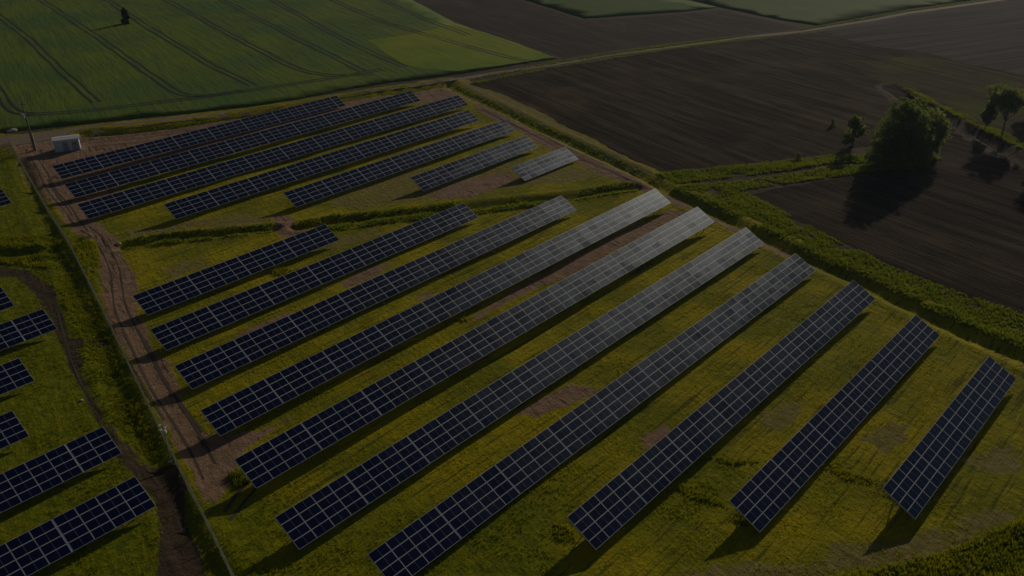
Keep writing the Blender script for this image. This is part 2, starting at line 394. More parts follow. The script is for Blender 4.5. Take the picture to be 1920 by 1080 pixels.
# ------------------------------------------------------------------ field, road sheets
def sheet(name, px, mat, off=.05, step=5.0, jag=.5, skirt=0.0, world=None):
    P = GP(px) if world is None else np.array(world)
    B = []
    n = len(P)
    for i in range(n):
        a, b = P[i], P[(i + 1) % n]; L = np.hypot(*(b - a)); k = max(1, int(L / max(jag * 2.2, .8)))
        k = min(k, 160)
        d = (b - a) / max(L, 1e-6); nn = np.array([-d[1], d[0]])
        for j in range(k):
            p = a + (b - a) * j / k
            w_ = (fbm(p[0], p[1], 9, 3) - .5) * 3.2 * jag + (random.random() - .5) * jag * .8
            B.append(p + nn * float(w_))
    B = np.array(B); lo = B.min(0); hi = B.max(0)
    gx, gy = np.meshgrid(np.arange(lo[0], hi[0], step), np.arange(lo[1], hi[1], step))
    gx = gx.ravel() + rng.uniform(-.3, .3, gx.size) * step; gy = gy.ravel() + rng.uniform(-.3, .3, gy.size) * step
    s = sdf(gx, gy, B) > step * .4; gx, gy = gx[s], gy[s]
    vs = [Vector((float(a), float(b))) for a, b in B] + [Vector((float(a), float(b))) for a, b in zip(gx, gy)]
    nb = len(B)
    r = delaunay_2d_cdt(vs, [(i, (i + 1) % nb) for i in range(nb)], [], 1, 1e-4)
    vv = np.array([(v.x, v.y) for v in r[0]]); ff = np.array([f for f in r[2]])
    z = height(vv[:, 0], vv[:, 1]) + off
    # orient upward
    a, b, c = vv[ff[:, 0]], vv[ff[:, 1]], vv[ff[:, 2]]
    cr_ = (b[:, 0] - a[:, 0]) * (c[:, 1] - a[:, 1]) - (b[:, 1] - a[:, 1]) * (c[:, 0] - a[:, 0])
    ff[cr_ < 0] = ff[cr_ < 0][:, ::-1]
    V3 = np.column_stack([vv, z]); F3 = ff
    if skirt:
        from collections import Counter
        cnt = Counter(); ed = {}
        for f in ff:
            for i in range(3):
                e = (int(f[i]), int(f[(i + 1) % 3])); cnt[tuple(sorted(e))] += 1; ed[tuple(sorted(e))] = e
        low = {}; VL = V3.tolist(); FL = ff.tolist()
        for k_, c_ in cnt.items():
            if c_ == 1:
                i, j = ed[k_]
                for q in (i, j):
                    if q not in low: low[q] = len(VL); VL.append([V3[q][0], V3[q][1], V3[q][2] - skirt])
                FL += [[i, low[i], low[j]], [i, low[j], j]]
        V3 = np.array(VL); F3 = np.array(FL)
    o = link(name, mesh_np(name, V3, F3, [mat])); return tag(o, kind="structure")

CROP = [(-420, 300), (-60, 257), (0, 248), (60, 242), (133, 235), (200, 227), (333, 214), (467, 200), (560, 185), (640, 170), (740, 153), (800, 147), (855, 140), (940, 126), (1042, 110), (960, 80), (855, 45), (770, 0), (700, -60), (620, -130), (-300, -130)]
sheet("crop_field", CROP, M_crop, .30, 6, .35, .3)
sheet("crop_field", [(688, 78), (760, 68), (850, 48), (905, 62), (960, 81), (1038, 109), (940, 124), (860, 134), (790, 131), (755, 122), (720, 102)], M_crop_y, .34, 5, .6)
sheet("crop_field", [(977, -2), (1096, 35), (1280, 22), (1346, 14), (1262, -4), (1150, -60), (1050, -130), (760, -130), (900, -60)], M_crop_f, .14, 8, .3, .15)
sheet("crop_field", [(1356, 15), (1464, 38), (1530, 48), (1640, 28), (1700, 17), (1860, -4), (2100, -40), (2100, -130), (1060, -130), (1160, -60), (1272, -6)], M_crop_f, .14, 8, .3, .15)
sheet("ploughed_field", [(1058, 108), (966, 78), (862, 43), (780, 0), (708, -60), (640, -130), (740, -130), (890, -60), (970, 0), (1092, 40), (1280, 27), (1350, 19), (1455, 43), (1500, 53), (1470, 57), (1280, 77), (1160, 92)], M_plough2, .05, 8, .4)
sheet("ploughed_field", [(880, 158), (950, 142), (1040, 127), (1160, 108), (1280, 91), (1400, 76), (1500, 65), (1530, 61), (1640, 43), (1700, 32), (1900, 80), (1920, 150), (1800, 210), (1690, 180), (1730, 215), (1660, 265), (1560, 288), (1400, 308), (1300, 317), (1240, 322), (1180, 298), (1110, 258), (1050, 230), (990, 200), (930, 172)], M_plough, .05, 5, .9)
sheet("ploughed_field", [(1535, 60), (1640, 42), (1700, 30), (1860, 6), (2100, -32), (2400, 60), (2300, 230), (1920, 143), (1760, 106), (1690, 96), (1600, 80)], M_plough3, .12, 8, 1.6)
sheet("fallow_field", [(1570, 114), (1645, 114), (1700, 102), (1760, 110), (1920, 148), (2300, 240), (2300, 420), (1920, 278), (1850, 238), (1800, 214), (1730, 180), (1680, 160), (1650, 156)], M_fallow, .09, 6, 1.8)
sheet("ploughed_field", [(1395, 366), (1470, 352), (1560, 338), (1640, 322), (1700, 312), (1755, 300), (1765, 285), (1745, 235), (1700, 195), (1755, 224), (1830, 264), (1920, 316), (2080, 410), (2400, 600), (2300, 800), (2060, 668), (1920, 594), (1760, 538), (1650, 494), (1560, 449), (1480, 404)], M_plough4, .05, 5, .8)
sheet("farm_road", [(-400, 300), (-80, 268), (0, 257), (100, 246), (200, 233), (333, 219), (467, 206), (560, 191), (633, 178), (713, 166), (780, 158), (850, 147), (862, 152), (835, 153), (780, 162), (713, 170), (633, 184), (560, 197), (467, 212), (333, 229), (200, 244), (100, 262), (0, 276), (-80, 290), (-400, 330)], M_road, .06, 3, .25)
sheet("field_path", [(850, 147), (940, 133), (1040, 118), (1160, 99), (1280, 84), (1400, 68), (1500, 58), (1640, 35), (1700, 23), (1860, 0), (2100, -38), (2100, -34), (1860, 4), (1700, 27), (1640, 39), (1500, 61), (1400, 71), (1280, 87), (1160, 103), (1040, 123), (940, 138), (862, 153)], M_road, .04, 6, .25)

# tractor tramlines in the crop
def ribbon(mb, P, wd, z):
    P = np.asarray(P); pts = []
    for a, b in zip(P[:-1], P[1:]):
        k = max(2, int(np.hypot(*(b - a)) / 4))
        for j in range(k): pts.append(a + (b - a) * j / k)
    pts.append(P[-1]); pts = np.array(pts)
    # smooth
    for _ in range(3): pts[1:-1] = (pts[:-2] + 2 * pts[1:-1] + pts[2:]) / 4
    d = np.gradient(pts, axis=0); d /= np.linalg.norm(d, axis=1)[:, None]; nn = np.stack([-d[:, 1], d[:, 0]], 1)
    pts = pts + nn * ((vnoise(pts[:, 0], pts[:, 1], 12, 4) - .5) * .8)[:, None]
    ww = wd * (.55 + .9 * vnoise(pts[:, 0], pts[:, 1], 6, 8))[:, None] / 2
    n0 = len(mb.V)
    for p, q in zip(pts - nn * ww, pts + nn * ww): mb.V += [(p[0], p[1], z), (q[0], q[1], z)]
    for i in range(len(pts) - 1): mb.F.append((n0 + 2 * i, n0 + 2 * i + 1, n0 + 2 * i + 3, n0 + 2 * i + 2)); mb.M.append(0)
TRAMS = [[(-60, 95), (0, 175), (22, 208), (40, 216), (60, 217)], [(-60, -40), (0, 33), (60, 80), (120, 138), (182, 194)], [(-20, -60), (75, 0), (170, 62), (260, 125), (330, 177), (365, 184), (410, 180), (455, 171)],
 [(110, -50), (200, 0), (270, 48), (400, 126), (478, 162)], [(200, -60), (310, 0), (400, 49), (500, 102), (570, 137), (615, 146), (700, 140)], [(320, -50), (415, 0), (530, 60), (640, 115), (680, 136)],
 [(430, -40), (510, 0), (600, 52), (664, 86), (757, 127)], [(530, -50), (620, 0), (715, 42), (850, 82), (960, 112), (1000, 118)], [(640, -40), (715, 0), (800, 38), (880, 68)],
 [(50, 218), (140, 213), (230, 203), (330, 190), (455, 173), (600, 152), (720, 132)]]
mb = MB()
for i, tr in enumerate(TRAMS):
    P = GP(tr); d = np.gradient(P, axis=0); d /= np.linalg.norm(d, axis=1)[:, None]; nn = np.stack([-d[:, 1], d[:, 0]], 1)
    for s_ in (-1, 1): ribbon(mb, P + nn * s_ * 1.0, .62, .37)
tag(mb.build("wheel_tracks", [M_track]), kind="structure")

# wheel ruts pressed into the bare earth of the service track
RUTS = [[(150, 432), (200, 470), (212, 520), (215, 570), (232, 625), (262, 690), (300, 760), (345, 830), (380, 900)], [(165, 425), (214, 462), (226, 510), (236, 560), (250, 610), (282, 672), (322, 740), (362, 800), (400, 870)],
 [(60, 300), (84, 345), (110, 385), (140, 425)], [(72, 300), (100, 345), (128, 385), (158, 428)], [(90, 335), (112, 372), (134, 405)], [(236, 672), (268, 720), (306, 790)], [(270, 640), (300, 700), (345, 770), (376, 812)],
 [(165, 268), (240, 262), (330, 250), (420, 236)], [(165, 276), (250, 268), (330, 258)], [(900, 195), (1000, 246), (1100, 294), (1230, 352), (1400, 438), (1500, 488)], [(905, 205), (1000, 254), (1100, 302), (1220, 356), (1390, 442)],
 [(100, 560), (122, 620), (140, 690), (185, 770), (235, 845), (310, 900), (345, 1000)], [(420, 960), (460, 900), (540, 830), (620, 780)], [(430, 975), (475, 915), (550, 845)]]
mb = MB()
for tr in RUTS:
    n0 = len(mb.V); ribbon(mb, GP(tr), .30, 0.0)
    vv = np.array(mb.V[n0:]); hz_ = height(vv[:, 0], vv[:, 1]) + .025
    for i_, (q, h_) in enumerate(zip(vv, hz_)): mb.V[n0 + i_] = (q[0], q[1], float(h_))
tag(mb.build("wheel_ruts", [simple("rut_soil", (.075, .048, .030), .95, 0, .35, 2)]), kind="structure")

# ------------------------------------------------------------------ solar tables
W = 4.2; MOD_L = 2.2
def module_mesh(tilt_j=(0, 0)):
    """landscape module 2.10 x 1.00 m, two cell halves, centred, x along row, y up the slope"""
    b = MB(); L_, H_, fr = 2.125, 1.022, .029
    b.box((0, 0, -.02), (L_, H_, .035), 0)
    z = .0005
    for s_ in (-1, 1):
        x0 = .009 if s_ > 0 else -(L_ / 2 - fr); x1 = (L_ / 2 - fr) if s_ > 0 else -.009
        n = len(b.V); y = H_ / 2 - fr
        b.V += [(x0, -y, z), (x1, -y, z), (x1, y, z), (x0, y, z)]; b.F.append((n, n + 1, n + 2, n + 3)); b.M.append(1)
    Vv = []
    for v in b.V: Vv.append((v[0], v[1], v[2] + v[0] * tilt_j[0] + v[1] * tilt_j[1]))
    b.V = Vv; return b
MODS = []
for i in range(14):
    j = (random.gauss(0, .010), random.gauss(0, .010)); q = module_mesh(j); MODS.append((q, q.mesh("solar_module", [M_alu, M_glass])))
me_post = MB().box((0, 0, 0), (.12, .10, 1.0)).mesh("post", [M_galv])
me_raft = MB().box((0, 0, 0), (.08, W - .02, .07)).mesh("rafter", [M_galv])
me_raftw = MB().box((0, 0, 0), (.14, W - .02, .07)).mesh("rafter", [M_alu])
CT, ST = math.cos(TILT), math.sin(TILT)

def cols_for(L):
    n = max(1, round(L / MOD_L)); return n
def make_table(x, y, L, dz, az, slope, label, group, right_to_left=False):
    """(x, y) = lower-left corner of the glass plane"""
    root = bpy.data.objects.new("solar_table", None); COL.objects.link(root)
    gz = 0.0
    root.empty_display_size = 1
    root.location = (x, y, 0); root.rotation_euler = (0, -slope, az)
    tag(root, label, "solar table", group)
    z0 = .8 + dz; n = cols_for(L); pitch = L / n
    # extra gap between sections of four columns
    extra = .10
    xsn = []
    p0 = (L - extra * ((n - 1) // 4)) / n
    for c in range(n): xsn.append(c * p0 + p0 / 2 + extra * (c // 4))
    order = list(range(n))
    near = order if not right_to_left else order[::-1]
    stuffV, stuffF, stuffM = [], [], []
    for k, c in enumerate(near):
        for r_ in range(4):
            s_ = .525 + r_ * 1.05; px_ = xsn[c]; mm = random.choice(MODS)
            jx = random.uniform(-.006, .006)
            T_ = Matrix.Translation((px_, s_ * CT, z0 + s_ * ST + jx)) @ Matrix.Rotation(TILT, 4, 'X')
            if k < 25:
                o = bpy.data.objects.new("solar_module", mm[1]); COL.objects.link(o); o.parent = root; o.matrix_local = T_ @ Matrix.Diagonal((p0 / 2.17, 1, 1, 1))
            else:
                b0 = len(stuffV); T2 = T_ @ Matrix.Diagonal((p0 / 2.17, 1, 1, 1))
                stuffV += [tuple(T2 @ Vector(v)) for v in mm[0].V]; stuffF += [tuple(i + b0 for i in f) for f in mm[0].F]; stuffM += mm[0].M
    if stuffV:
        me_ = bpy.data.meshes.new("solar_module"); me_.from_pydata(stuffV, [], stuffF); me_.materials.append(M_alu); me_.materials.append(M_glass)
        me_.polygons.foreach_set("material_index", stuffM); me_.update(); o = link("solar_module", me_, root); tag(o, kind="stuff")
    for c in range(n + 1):
        if c == 0: xr, mr = .04, me_raft
        elif c == n: xr, mr = L - .04, me_raft
        else:
            xr = (xsn[c - 1] + xsn[c]) / 2; mr = me_raftw if c % 4 == 0 else me_raft
        o = bpy.data.objects.new("rafter", mr); COL.objects.link(o); o.parent = root
        s_ = W / 2; o.matrix_local = Matrix.Translation((xr, s_ * CT + .082 * ST, z0 + s_ * ST - .082 * CT)) @ Matrix.Rotation(TILT, 4, 'X')
        if (c % 2 == 1 and c < n - 1) or c == n - 1:
            for s_ in (.9, 3.3):
                top = z0 + s_ * ST - .12
                o = bpy.data.objects.new("post", me_post); COL.objects.link(o); o.parent = root
                o.location = (min(max(xr, .25), L - .25), s_ * CT, top / 2 - .2); o.scale = (1, 1, top + .4)
    b = MB()
    for s_ in (.35, 1.05, 2.1, 3.15, 3.85):
        b = MB(); rot = Matrix.Rotation(TILT, 3, 'X')
        b.box((L / 2, s_ * CT + .15 * ST, z0 + s_ * ST - .15 * CT), (L - .1, .07, .06), 0, rot); b.build("purlin", [M_galv], root)
    return root

TA = [ # x, y, L, dz, daz(deg), slope(deg), label
 (-91.38, 170.37, 72.81, .14, -.15, -.36, "solar table farthest back, along the dirt road and closest to the white cabin"),
 (-84.18, 159.93, 90.66, .08, 0, -.06, "second solar table in front of the farm road, left end near the cabin shadow"),
 (-77.27, 149.64, 99.10, -.05, -.04, -.05, "longest far solar table, third from the farm road, ending over ridged red dirt"),
 (-61.06, 149.01, 79.88, .05, .03, .08, "fourth solar table from the farm road, its left end standing on yellow grass"),
 (-40.36, 154.41, 61.92, -.03, .03, .01, "fifth solar table from the farm road"),
 (-17.09, 162.33, 34.74, -.09, .10, .27, "short solar table above the bare pink earth, sixth from the farm road"),
 (2.82, 167.97, 17.46, -.33, 0, .06, "shortest solar table, pale with glare, alone above the green ditch by the earth track")]
TB = [
 (-53.30, 113.06, 35.24, -.01, -.01, .01, "short solar table just below the grassy ditch with its left end on the brown track"),
 (-47.23, 103.29, 61.44, -.15, .01, -.02, "second solar table below the grassy ditch, its right end reaching the ditch grass"),
 (-40.60, 93.59, 78.47, -.01, .03, -.02, "third solar table below the grassy ditch, slight glare on its right end"),
 (-34.09, 83.42, 95.31, .24, .02, .03, "long solar table whose glaring white right end meets the ditch track crossing"),
 (-27.51, 74.06, 94.65, .32, .06, .13, "long solar table below the strip of red earth, right half shining pale"),
 (-21.14, 65.33, 95.16, -.08, .07, .10, "solar table whose left end stands over grass, first beside the fence bottom"),
 (-11.17, 60.16, 88.60, -.12, .06, -.02, "long solar table running off the bottom edge of the picture"),
 (7.97, 64.79, 68.65, .08, .05, .04, "third solar table from the right edge of the picture"),
 (24.58, 67.16, 51.47, -.08, -.01, -.02, "second solar table from the right edge of the picture"),
 (40.69, 68.60, 34.43, .11, -.24, -.05, "bluest solar table, rightmost of all and nearest the dry verge")]
for x, y, L, dz, da, sl, lb in TA: make_table(x, y, L, dz, ROW_AZ + R(da), R(sl), lb, "solar tables in the fenced field")
for x, y, L, dz, da, sl, lb in TB: make_table(x, y, L, dz, ROW_AZ + R(da), R(sl), lb, "solar tables in the fenced field")
TC = [(22.7, 380.7, 13.2, "sliver of a solar table at the left edge, farthest back"),
 (27.5, 573.7, 13.2, "solar table cut by the left edge, just below the left ditch"),
 (108, 617, 22.0, "solar table outside the fence with its right corner touching the bend of the brown track"),
 (65.5, 714, 17.6, "solar table at the left edge with a broad yellow meadow to its right"),
 (55.5, 818, 17.6, "solar table at the left edge over rutted yellow grass, just above the long one"),
 (229, 850, 30.8, "long solar table outside the fence, its right end pointing at the white mast"),
 (293, 949, 35.2, "solar table in the bottom left corner, nearest the camera outside the fence")]
for px, py, L, lb in TC:
    a, b = G(px, py, .8)
    make_table(a - L * math.cos(ROW_AZ), b - L * math.sin(ROW_AZ), L, 0, ROW_AZ, 0, lb, "solar tables left of the fence", True)

# ------------------------------------------------------------------ vegetation (many small blades)
def tufts(name, X, Y, H, Wd, mat, blades=5, lean=.5, label=None, cat="grass", parent=None):
    n = len(X); Z = height(X, Y)
    X = np.repeat(X, blades); Y = np.repeat(Y, blades); Z = np.repeat(Z, blades); H = np.repeat(H, blades) * rng.uniform(.6, 1.15, n * blades); Wd = np.repeat(Wd, blades)
    a = rng.uniform(0, 2 * np.pi, n * blades); q = rng.uniform(0, .5, n * blades) * Wd * 2.2
    bx = X + np.cos(a) * q; by = Y + np.sin(a) * q
    t = a + rng.uniform(-.8, .8, n * blades); l = rng.uniform(.1, 1, n * blades) * lean * H
    px_, py_ = -np.sin(t) * Wd / 2, np.cos(t) * Wd / 2
    V = np.empty((n * blades, 3, 3))
    V[:, 0] = np.stack([bx - px_, by - py_, Z - .03], 1); V[:, 1] = np.stack([bx + px_, by + py_, Z - .03], 1)
    V[:, 2] = np.stack([bx + np.cos(t) * l, by + np.sin(t) * l, Z + H], 1)
    o = link(name, mesh_np(name, V.reshape(-1, 3), np.arange(n * blades * 3).reshape(-1, 3), [mat]), parent)
    return tag(o, label, cat if not parent else None, kind="stuff") if not parent else o
def scatter(P, dens):
    lo, hi = P.min(0), P.max(0); n = int((hi - lo).prod() * dens)
    x = rng.uniform(lo[0], hi[0], n); y = rng.uniform(lo[1], hi[1], n); m = inside(x, y, P); return x[m], y[m]

# short grass over the fenced field: denser close to the camera
NEAR = GP([(-60, 1100), (-60, 262), (160, 262), (640, 200), (860, 175), (1250, 362), (1480, 474), (1960, 692), (1960, 1110)])
x, y = scatter(NEAR, 9.0)
mk = masks(x, y); dist = np.hypot(x, y); vis = np.abs(x) / np.maximum(y, 1) < .68
bare = np.maximum(mk["dirt"], mk["dark"]); nz = fbm(x, y, 3.0, 90)
keep = vis & (rng.random(len(x)) > bare * 1.08) & (rng.random(len(x)) < np.clip(1.25 - dist / 260, .3, 1) * (.1 + .8 * sstep(.38, .66, nz)))
dt = np.minimum.reduce([seg_dist(x, y, D)[0] for D in (D_left, D_farm)]); keep &= dt > .8
x, y, gr, nz = x[keep], y[keep], mk["green"][keep], nz[keep]
dryk = mk["dry"][keep]
g_ = gr > .5 + (rng.random(len(x)) - .5) * .5
hh = .07 + .15 * nz
tufts("short_grass", x[~g_], y[~g_], hh[~g_], np.full((~g_).sum(), .08), M_grass, 4, .7, "short golden grass between the solar tables", "grass")
tufts("green_grass", x[g_], y[g_], (.10 + .26 * nz[g_]), np.full(g_.sum(), .09), M_left, 4, .6, "green meadow grass outside the fence", "grass")

HEDGE = [
 ("tall_grass", "broad belt of tall grass between the solar field and the ploughed soil on the right", [Pp((1258, 354), (1300, 346), (1340, 345), (1400, 364), (1480, 402), (1560, 447), (1650, 492), (1760, 536), (1920, 592), (2060, 650), (2060, 740), (1920, 656), (1800, 608), (1700, 560), (1600, 512), (1520, 480), (1470, 452), (1400, 418), (1330, 385))], 10.0, .6, .6, M_tall),
 ("tall_grass", "upper strip of tall grass leading to the big tree", [Pp((1228, 327), (1300, 320), (1400, 310), (1500, 299), (1565, 290), (1640, 292), (1640, 306), (1560, 306), (1480, 320), (1380, 332), (1270, 345))], 10.0, .65, .6, M_tall),
 ("tall_grass", "lower strip of tall grass in front of the big tree", [Pp((1285, 350), (1380, 341), (1480, 327), (1560, 314), (1640, 308), (1755, 292), (1765, 300), (1700, 314), (1620, 325), (1540, 336), (1460, 347), (1400, 356), (1380, 365))], 10.0, .7, .6, M_tall),
 ("tall_grass", "grass and weeds in the field ditch near the slender trees", [Pp((1680, 162), (1730, 178), (1800, 212), (1860, 240), (1930, 272), (2050, 330), (2050, 352), (1930, 288), (1850, 251), (1790, 219), (1720, 185))], 8.0, .6, .7, M_tall),
 ("tall_grass", "weeds along the narrow field boundary running to the top right", [Pp((870, 149), (1040, 116), (1160, 97), (1280, 80), (1400, 66), (1400, 68), (1280, 84), (1160, 101), (1040, 120), (900, 147)), Pp((880, 156), (1040, 125), (1280, 88), (1500, 62), (1500, 64), (1280, 91), (1040, 128), (900, 157)), Pp((1500, 55), (1700, 19), (1860, -2), (1860, 0), (1700, 22), (1500, 58))], 4.0, .5, .8, M_tall),
 ("tall_grass", "rough grass on the bank beneath the farm road", [Pp((150, 250), (240, 240), (333, 231), (467, 212), (560, 198), (640, 185), (713, 173), (780, 164), (840, 154), (845, 160), (780, 169), (713, 178), (640, 190), (560, 204), (467, 219), (333, 240), (240, 249), (155, 258))], 4.0, .45, .7, M_tall),
 ("tall_grass", "weeds lining the ditch between the far tables and the ploughed field", [Pp((838, 152), (870, 165), (940, 197), (1000, 226), (1060, 252), (1120, 280), (1180, 308), (1235, 335), (1240, 347), (1180, 318), (1120, 292), (1060, 265), (1000, 240), (940, 212), (880, 185), (842, 165))], 3.5, .5, .8, M_tall),
 ("ditch_grass", "double row of bushy grass along the ditch below the far tables, left of the dirt crossing", [Pp((232, 452), (300, 440), (380, 431), (450, 427), (512, 421), (512, 427), (450, 432), (380, 438), (300, 447), (236, 458)), Pp((236, 464), (300, 454), (380, 445), (450, 438), (510, 431), (512, 437), (450, 443), (380, 451), (300, 460), (236, 470))], 10.0, .6, .4, M_tall),
 ("ditch_grass", "bushy grass along the ditch below the far tables, right of the dirt crossing", [Pp((550, 418), (620, 405), (700, 398), (800, 388), (850, 380), (860, 388), (800, 396), (700, 406), (620, 413), (552, 424)), Pp((600, 430), (640, 420), (720, 410), (850, 400), (960, 386), (1060, 372), (1130, 362), (1195, 354), (1196, 360), (1130, 369), (1060, 380), (960, 394), (850, 409), (720, 420), (650, 432)), Pp((1090, 357), (1150, 347), (1190, 343), (1192, 348), (1150, 354), (1090, 363))], 10.0, .6, .4, M_tall),
 ("ditch_grass", "thick grass on both sides of the ditch at the left edge", [Pp((-80, 440), (0, 445), (60, 445), (100, 440), (122, 452), (100, 462), (60, 466), (0, 468), (-80, 470)), Pp((-80, 482), (0, 483), (70, 480), (120, 470), (140, 500), (100, 505), (60, 500), (0, 495), (-80, 490)), Pp((140, 452), (180, 455), (188, 490), (170, 530), (150, 490))], 8.0, .6, .5, M_left),
 ("meadow_grass", "tall green grass between the left brown track and the fence", [Pp((135, 500), (160, 540), (205, 640), (250, 745), (300, 850), (290, 862), (240, 830), (200, 770), (160, 700), (155, 640), (125, 580), (105, 520))], 8.0, .5, .45, M_left),
 ("verge_grass", "dark overgrown grass in the bottom right corner", [Pp((1500, 1092), (1650, 1066), (1790, 1028), (1930, 966), (2080, 890), (2200, 1200), (1400, 1250))], 12.0, .65, .35, M_left),
 ("weeds", "dark weeds at the near ends of the right-hand solar tables and along the old drain between them", [Pp((1385, 950), (1410, 960), (1400, 990), (1370, 975)), Pp((1660, 895), (1695, 905), (1690, 945), (1655, 930)), Pp((1040, 985), (1070, 985), (1085, 1020), (1040, 1010)), Pp((1270, 905), (1330, 925), (1370, 945), (1365, 952), (1300, 935), (1265, 915)), Pp((1560, 860), (1600, 890), (1660, 905), (1655, 915), (1590, 902), (1550, 880)), Pp((1300, 850), (1380, 860), (1440, 862), (1440, 870), (1370, 868), (1300, 858)), Pp((860, 590), (880, 598), (875, 606), (850, 600)), Pp((520, 500), (545, 506), (530, 520), (510, 512))], 12, .38, .3, M_left),
 ("weeds", "leafy weed clump at the lower left end of a solar table", [Pp((430, 890), (450, 880), (470, 905), (450, 915), (435, 910))], 14, .9, .6, M_left),
]
for nm, lb, polys, dens, H, wsc, mt in HEDGE:
    xs_, ys_ = [], []
    for P in polys:
        a, b = scatter(P, dens); xs_.append(a); ys_.append(b)
    a = np.concatenate(xs_); b = np.concatenate(ys_); nz = fbm(a, b, 4.0, 33); k = nz > .30
    a, b, nz = a[k], b[k], nz[k]
    tufts(nm, a, b, H * (.35 + 1.5 * np.clip(nz - .25, 0, 1)), np.full(len(a), .12 + .16 * H * wsc), mt, 6, .5, lb, "grass")

# ------------------------------------------------------------------ trees
def leaf_cloud(blobs, n, size, zmin=.3):
    """leaf faces spread through ellipsoidal clumps (denser toward their surface)"""
    vols = np.array([b[3] * b[4] * b[5] for b in blobs]) ** .75; cnt = (n * vols / vols.sum()).astype(int)
    Vs = []
    for (cx, cy, cz, rx, ry, rz), k in zip(blobs, cnt):
        ncl = max(12, k // 45)
        d = rng.normal(size=(ncl, 3)); d /= np.linalg.norm(d, axis=1)[:, None]; r = rng.uniform(.3, 1.25, ncl) ** .7
        cen = np.array([cx, cy, cz]) + d * r[:, None] * np.array([rx, ry, rz])
        own = rng.integers(0, ncl, k); off = rng.normal(size=(k, 3)) * min(rx, rz) * .15
        p = cen[own] + off; p[:, 2] = np.maximum(p[:, 2], zmin)
        a = rng.normal(size=(k, 3)); a /= np.linalg.norm(a, axis=1)[:, None]; b = rng.normal(size=(k, 3)); b = np.cross(a, b); b /= np.linalg.norm(b, axis=1)[:, None]
        s = size * rng.uniform(.6, 1.3, k)[:, None]
        Vs.append(np.stack([p - a * s * .6, p + b * s * .35, p + a * s * .6, p - b * s * .35], 1))
    V = np.concatenate(Vs); return V.reshape(-1, 3), np.arange(V.shape[0] * 4).reshape(-1, 4)
def tree(name, loc, h, spread, mat, label, group=None, n=26000, leaf=.32, trunk=.35, low=.12, blobs=None, cat="tree"):
    root = bpy.data.objects.new(name, None); COL.objects.link(root); root.location = (loc[0], loc[1], float(height(loc[0], loc[1])))
    tag(root, label, cat, group)
    tb = MB(); tip = Vector((random.uniform(-.4, .4), random.uniform(-.4, .4), h * .72))
    tb.tube([(0, 0, -.3), (tip.x * .2, tip.y * .3, h * .2), (tip.x * .6, tip.y * .5, h * .45), tuple(tip)], [trunk, trunk * .8, trunk * .5, trunk * .15], 9)
    if blobs is None:
        blobs = []
        for i in range(16):
            t = random.random(); a = random.uniform(0, 6.28); zz = low + (1 - low - .15) * t
            rr = spread * (math.sin(math.pi * min(1, .22 + .78 * t)) ** .7) * random.uniform(.25, .75)
            s = spread * random.uniform(.28, .46)
            blobs.append((math.cos(a) * rr, math.sin(a) * rr, h * zz + s * .4, s, s, s * random.uniform(.7, 1.05)))
        blobs.append((0, 0, h * .8, spread * .42, spread * .42, h * .17))
    lb = MB()
    for bl in blobs:
        z0 = max(h * .12, bl[2] * .45); st = Vector((tip.x * z0 / h, tip.y * z0 / h, z0)); en = Vector(bl[:3]); mid = st.lerp(en, .5) + Vector((0, 0, -.04 * h))
        lb.tube([tuple(st), tuple(mid), tuple(en)], [trunk * .32, trunk * .2, trunk * .06], 6)
    tb.build("trunk", [M_bark], root); lb.build("limbs", [M_bark], root)
    V_, F_ = leaf_cloud(blobs, n, leaf); link("crown", mesh_np("crown", V_, F_, [mat]), root); return root
def gxy(px, py): return G(px, py, 0)

def B(*a): return list(a)
x, y = gxy(1680, 313)
tree("broadleaf_tree", (x, y), 14.5, 6.5, M_leaf, "big dense dark green tree standing in the grass strip", "trees on the right", 36000, .34, .5, .03,
     B((-3.2, 0, 2.6, 3.2, 3, 2.6), (0, 0, 2.5, 4.2, 3.6, 2.5), (3.6, .5, 2.8, 3.0, 3, 2.7), (-2, 1, 6.0, 3.4, 3, 2.8), (1.6, 0, 6.2, 3.8, 3.2, 3.0), (4.6, 1, 6, 2.8, 2.6, 2.5), (-.8, .6, 9.2, 3.2, 2.8, 2.6), (2.5, .5, 9.4, 2.8, 2.6, 2.2), (-1.2, .5, 12.3, 1.8, 1.7, 1.9), (.9, .5, 11.8, 1.8, 1.7, 1.8)))
x, y = gxy(1735, 294)
tree("broadleaf_tree", (x, y), 12, 5, M_leaf2, "lighter olive tree just behind the right side of the big dark tree", "trees on the right", 17000, .34, .35, .1,
     B((-3, 0, 8.6, 2.6, 2.4, 2.4), (-.5, 0, 7.5, 2.8, 2.6, 2.6), (1.2, 0, 5.5, 2.4, 2.6, 2.5), (-3.5, 2, 10.6, 2.2, 2, 1.6), (-1, 0, 3.6, 2.6, 2.6, 2.2), (1, 0, 2.4, 1.8, 1.8, 1.6)))
x, y = gxy(1598, 276)
tree("broadleaf_tree", (x, y), 7.5, 3.0, M_leaf2, "pale olive tree on the left side of the big dark tree", "trees on the right", 9000, .30, .2, .12)
x, y = gxy(1878, 257)
tree("slender_tree", (x, y), 11.5, 5.2, M_leaf2, "airy round tree on a bare slim trunk beside the ditch near the right edge", "trees on the right", 9000, .34, .18, .5)
x, y = gxy(1846, 246)
tree("slender_tree", (x, y), 7.5, 2.2, M_leaf2, "narrow small tree just left of the airy slim-trunked tree", "trees on the right", 7000, .32, .12, .25)
x, y = gxy(1935, 215)
tree("slender_tree", (x, y), 9, 4.5, M_leaf2, "dim green tree cut by the right edge of the picture", "trees on the right", 12000, .34, .2, .3)
x, y = gxy(1985, 318)
tree("broadleaf_tree", (x, y), 15, 6.5, M_leaf, "large tree beyond the right edge whose shadow lies on the ploughed soil", "trees on the right", 30000, .42, .4, .15)
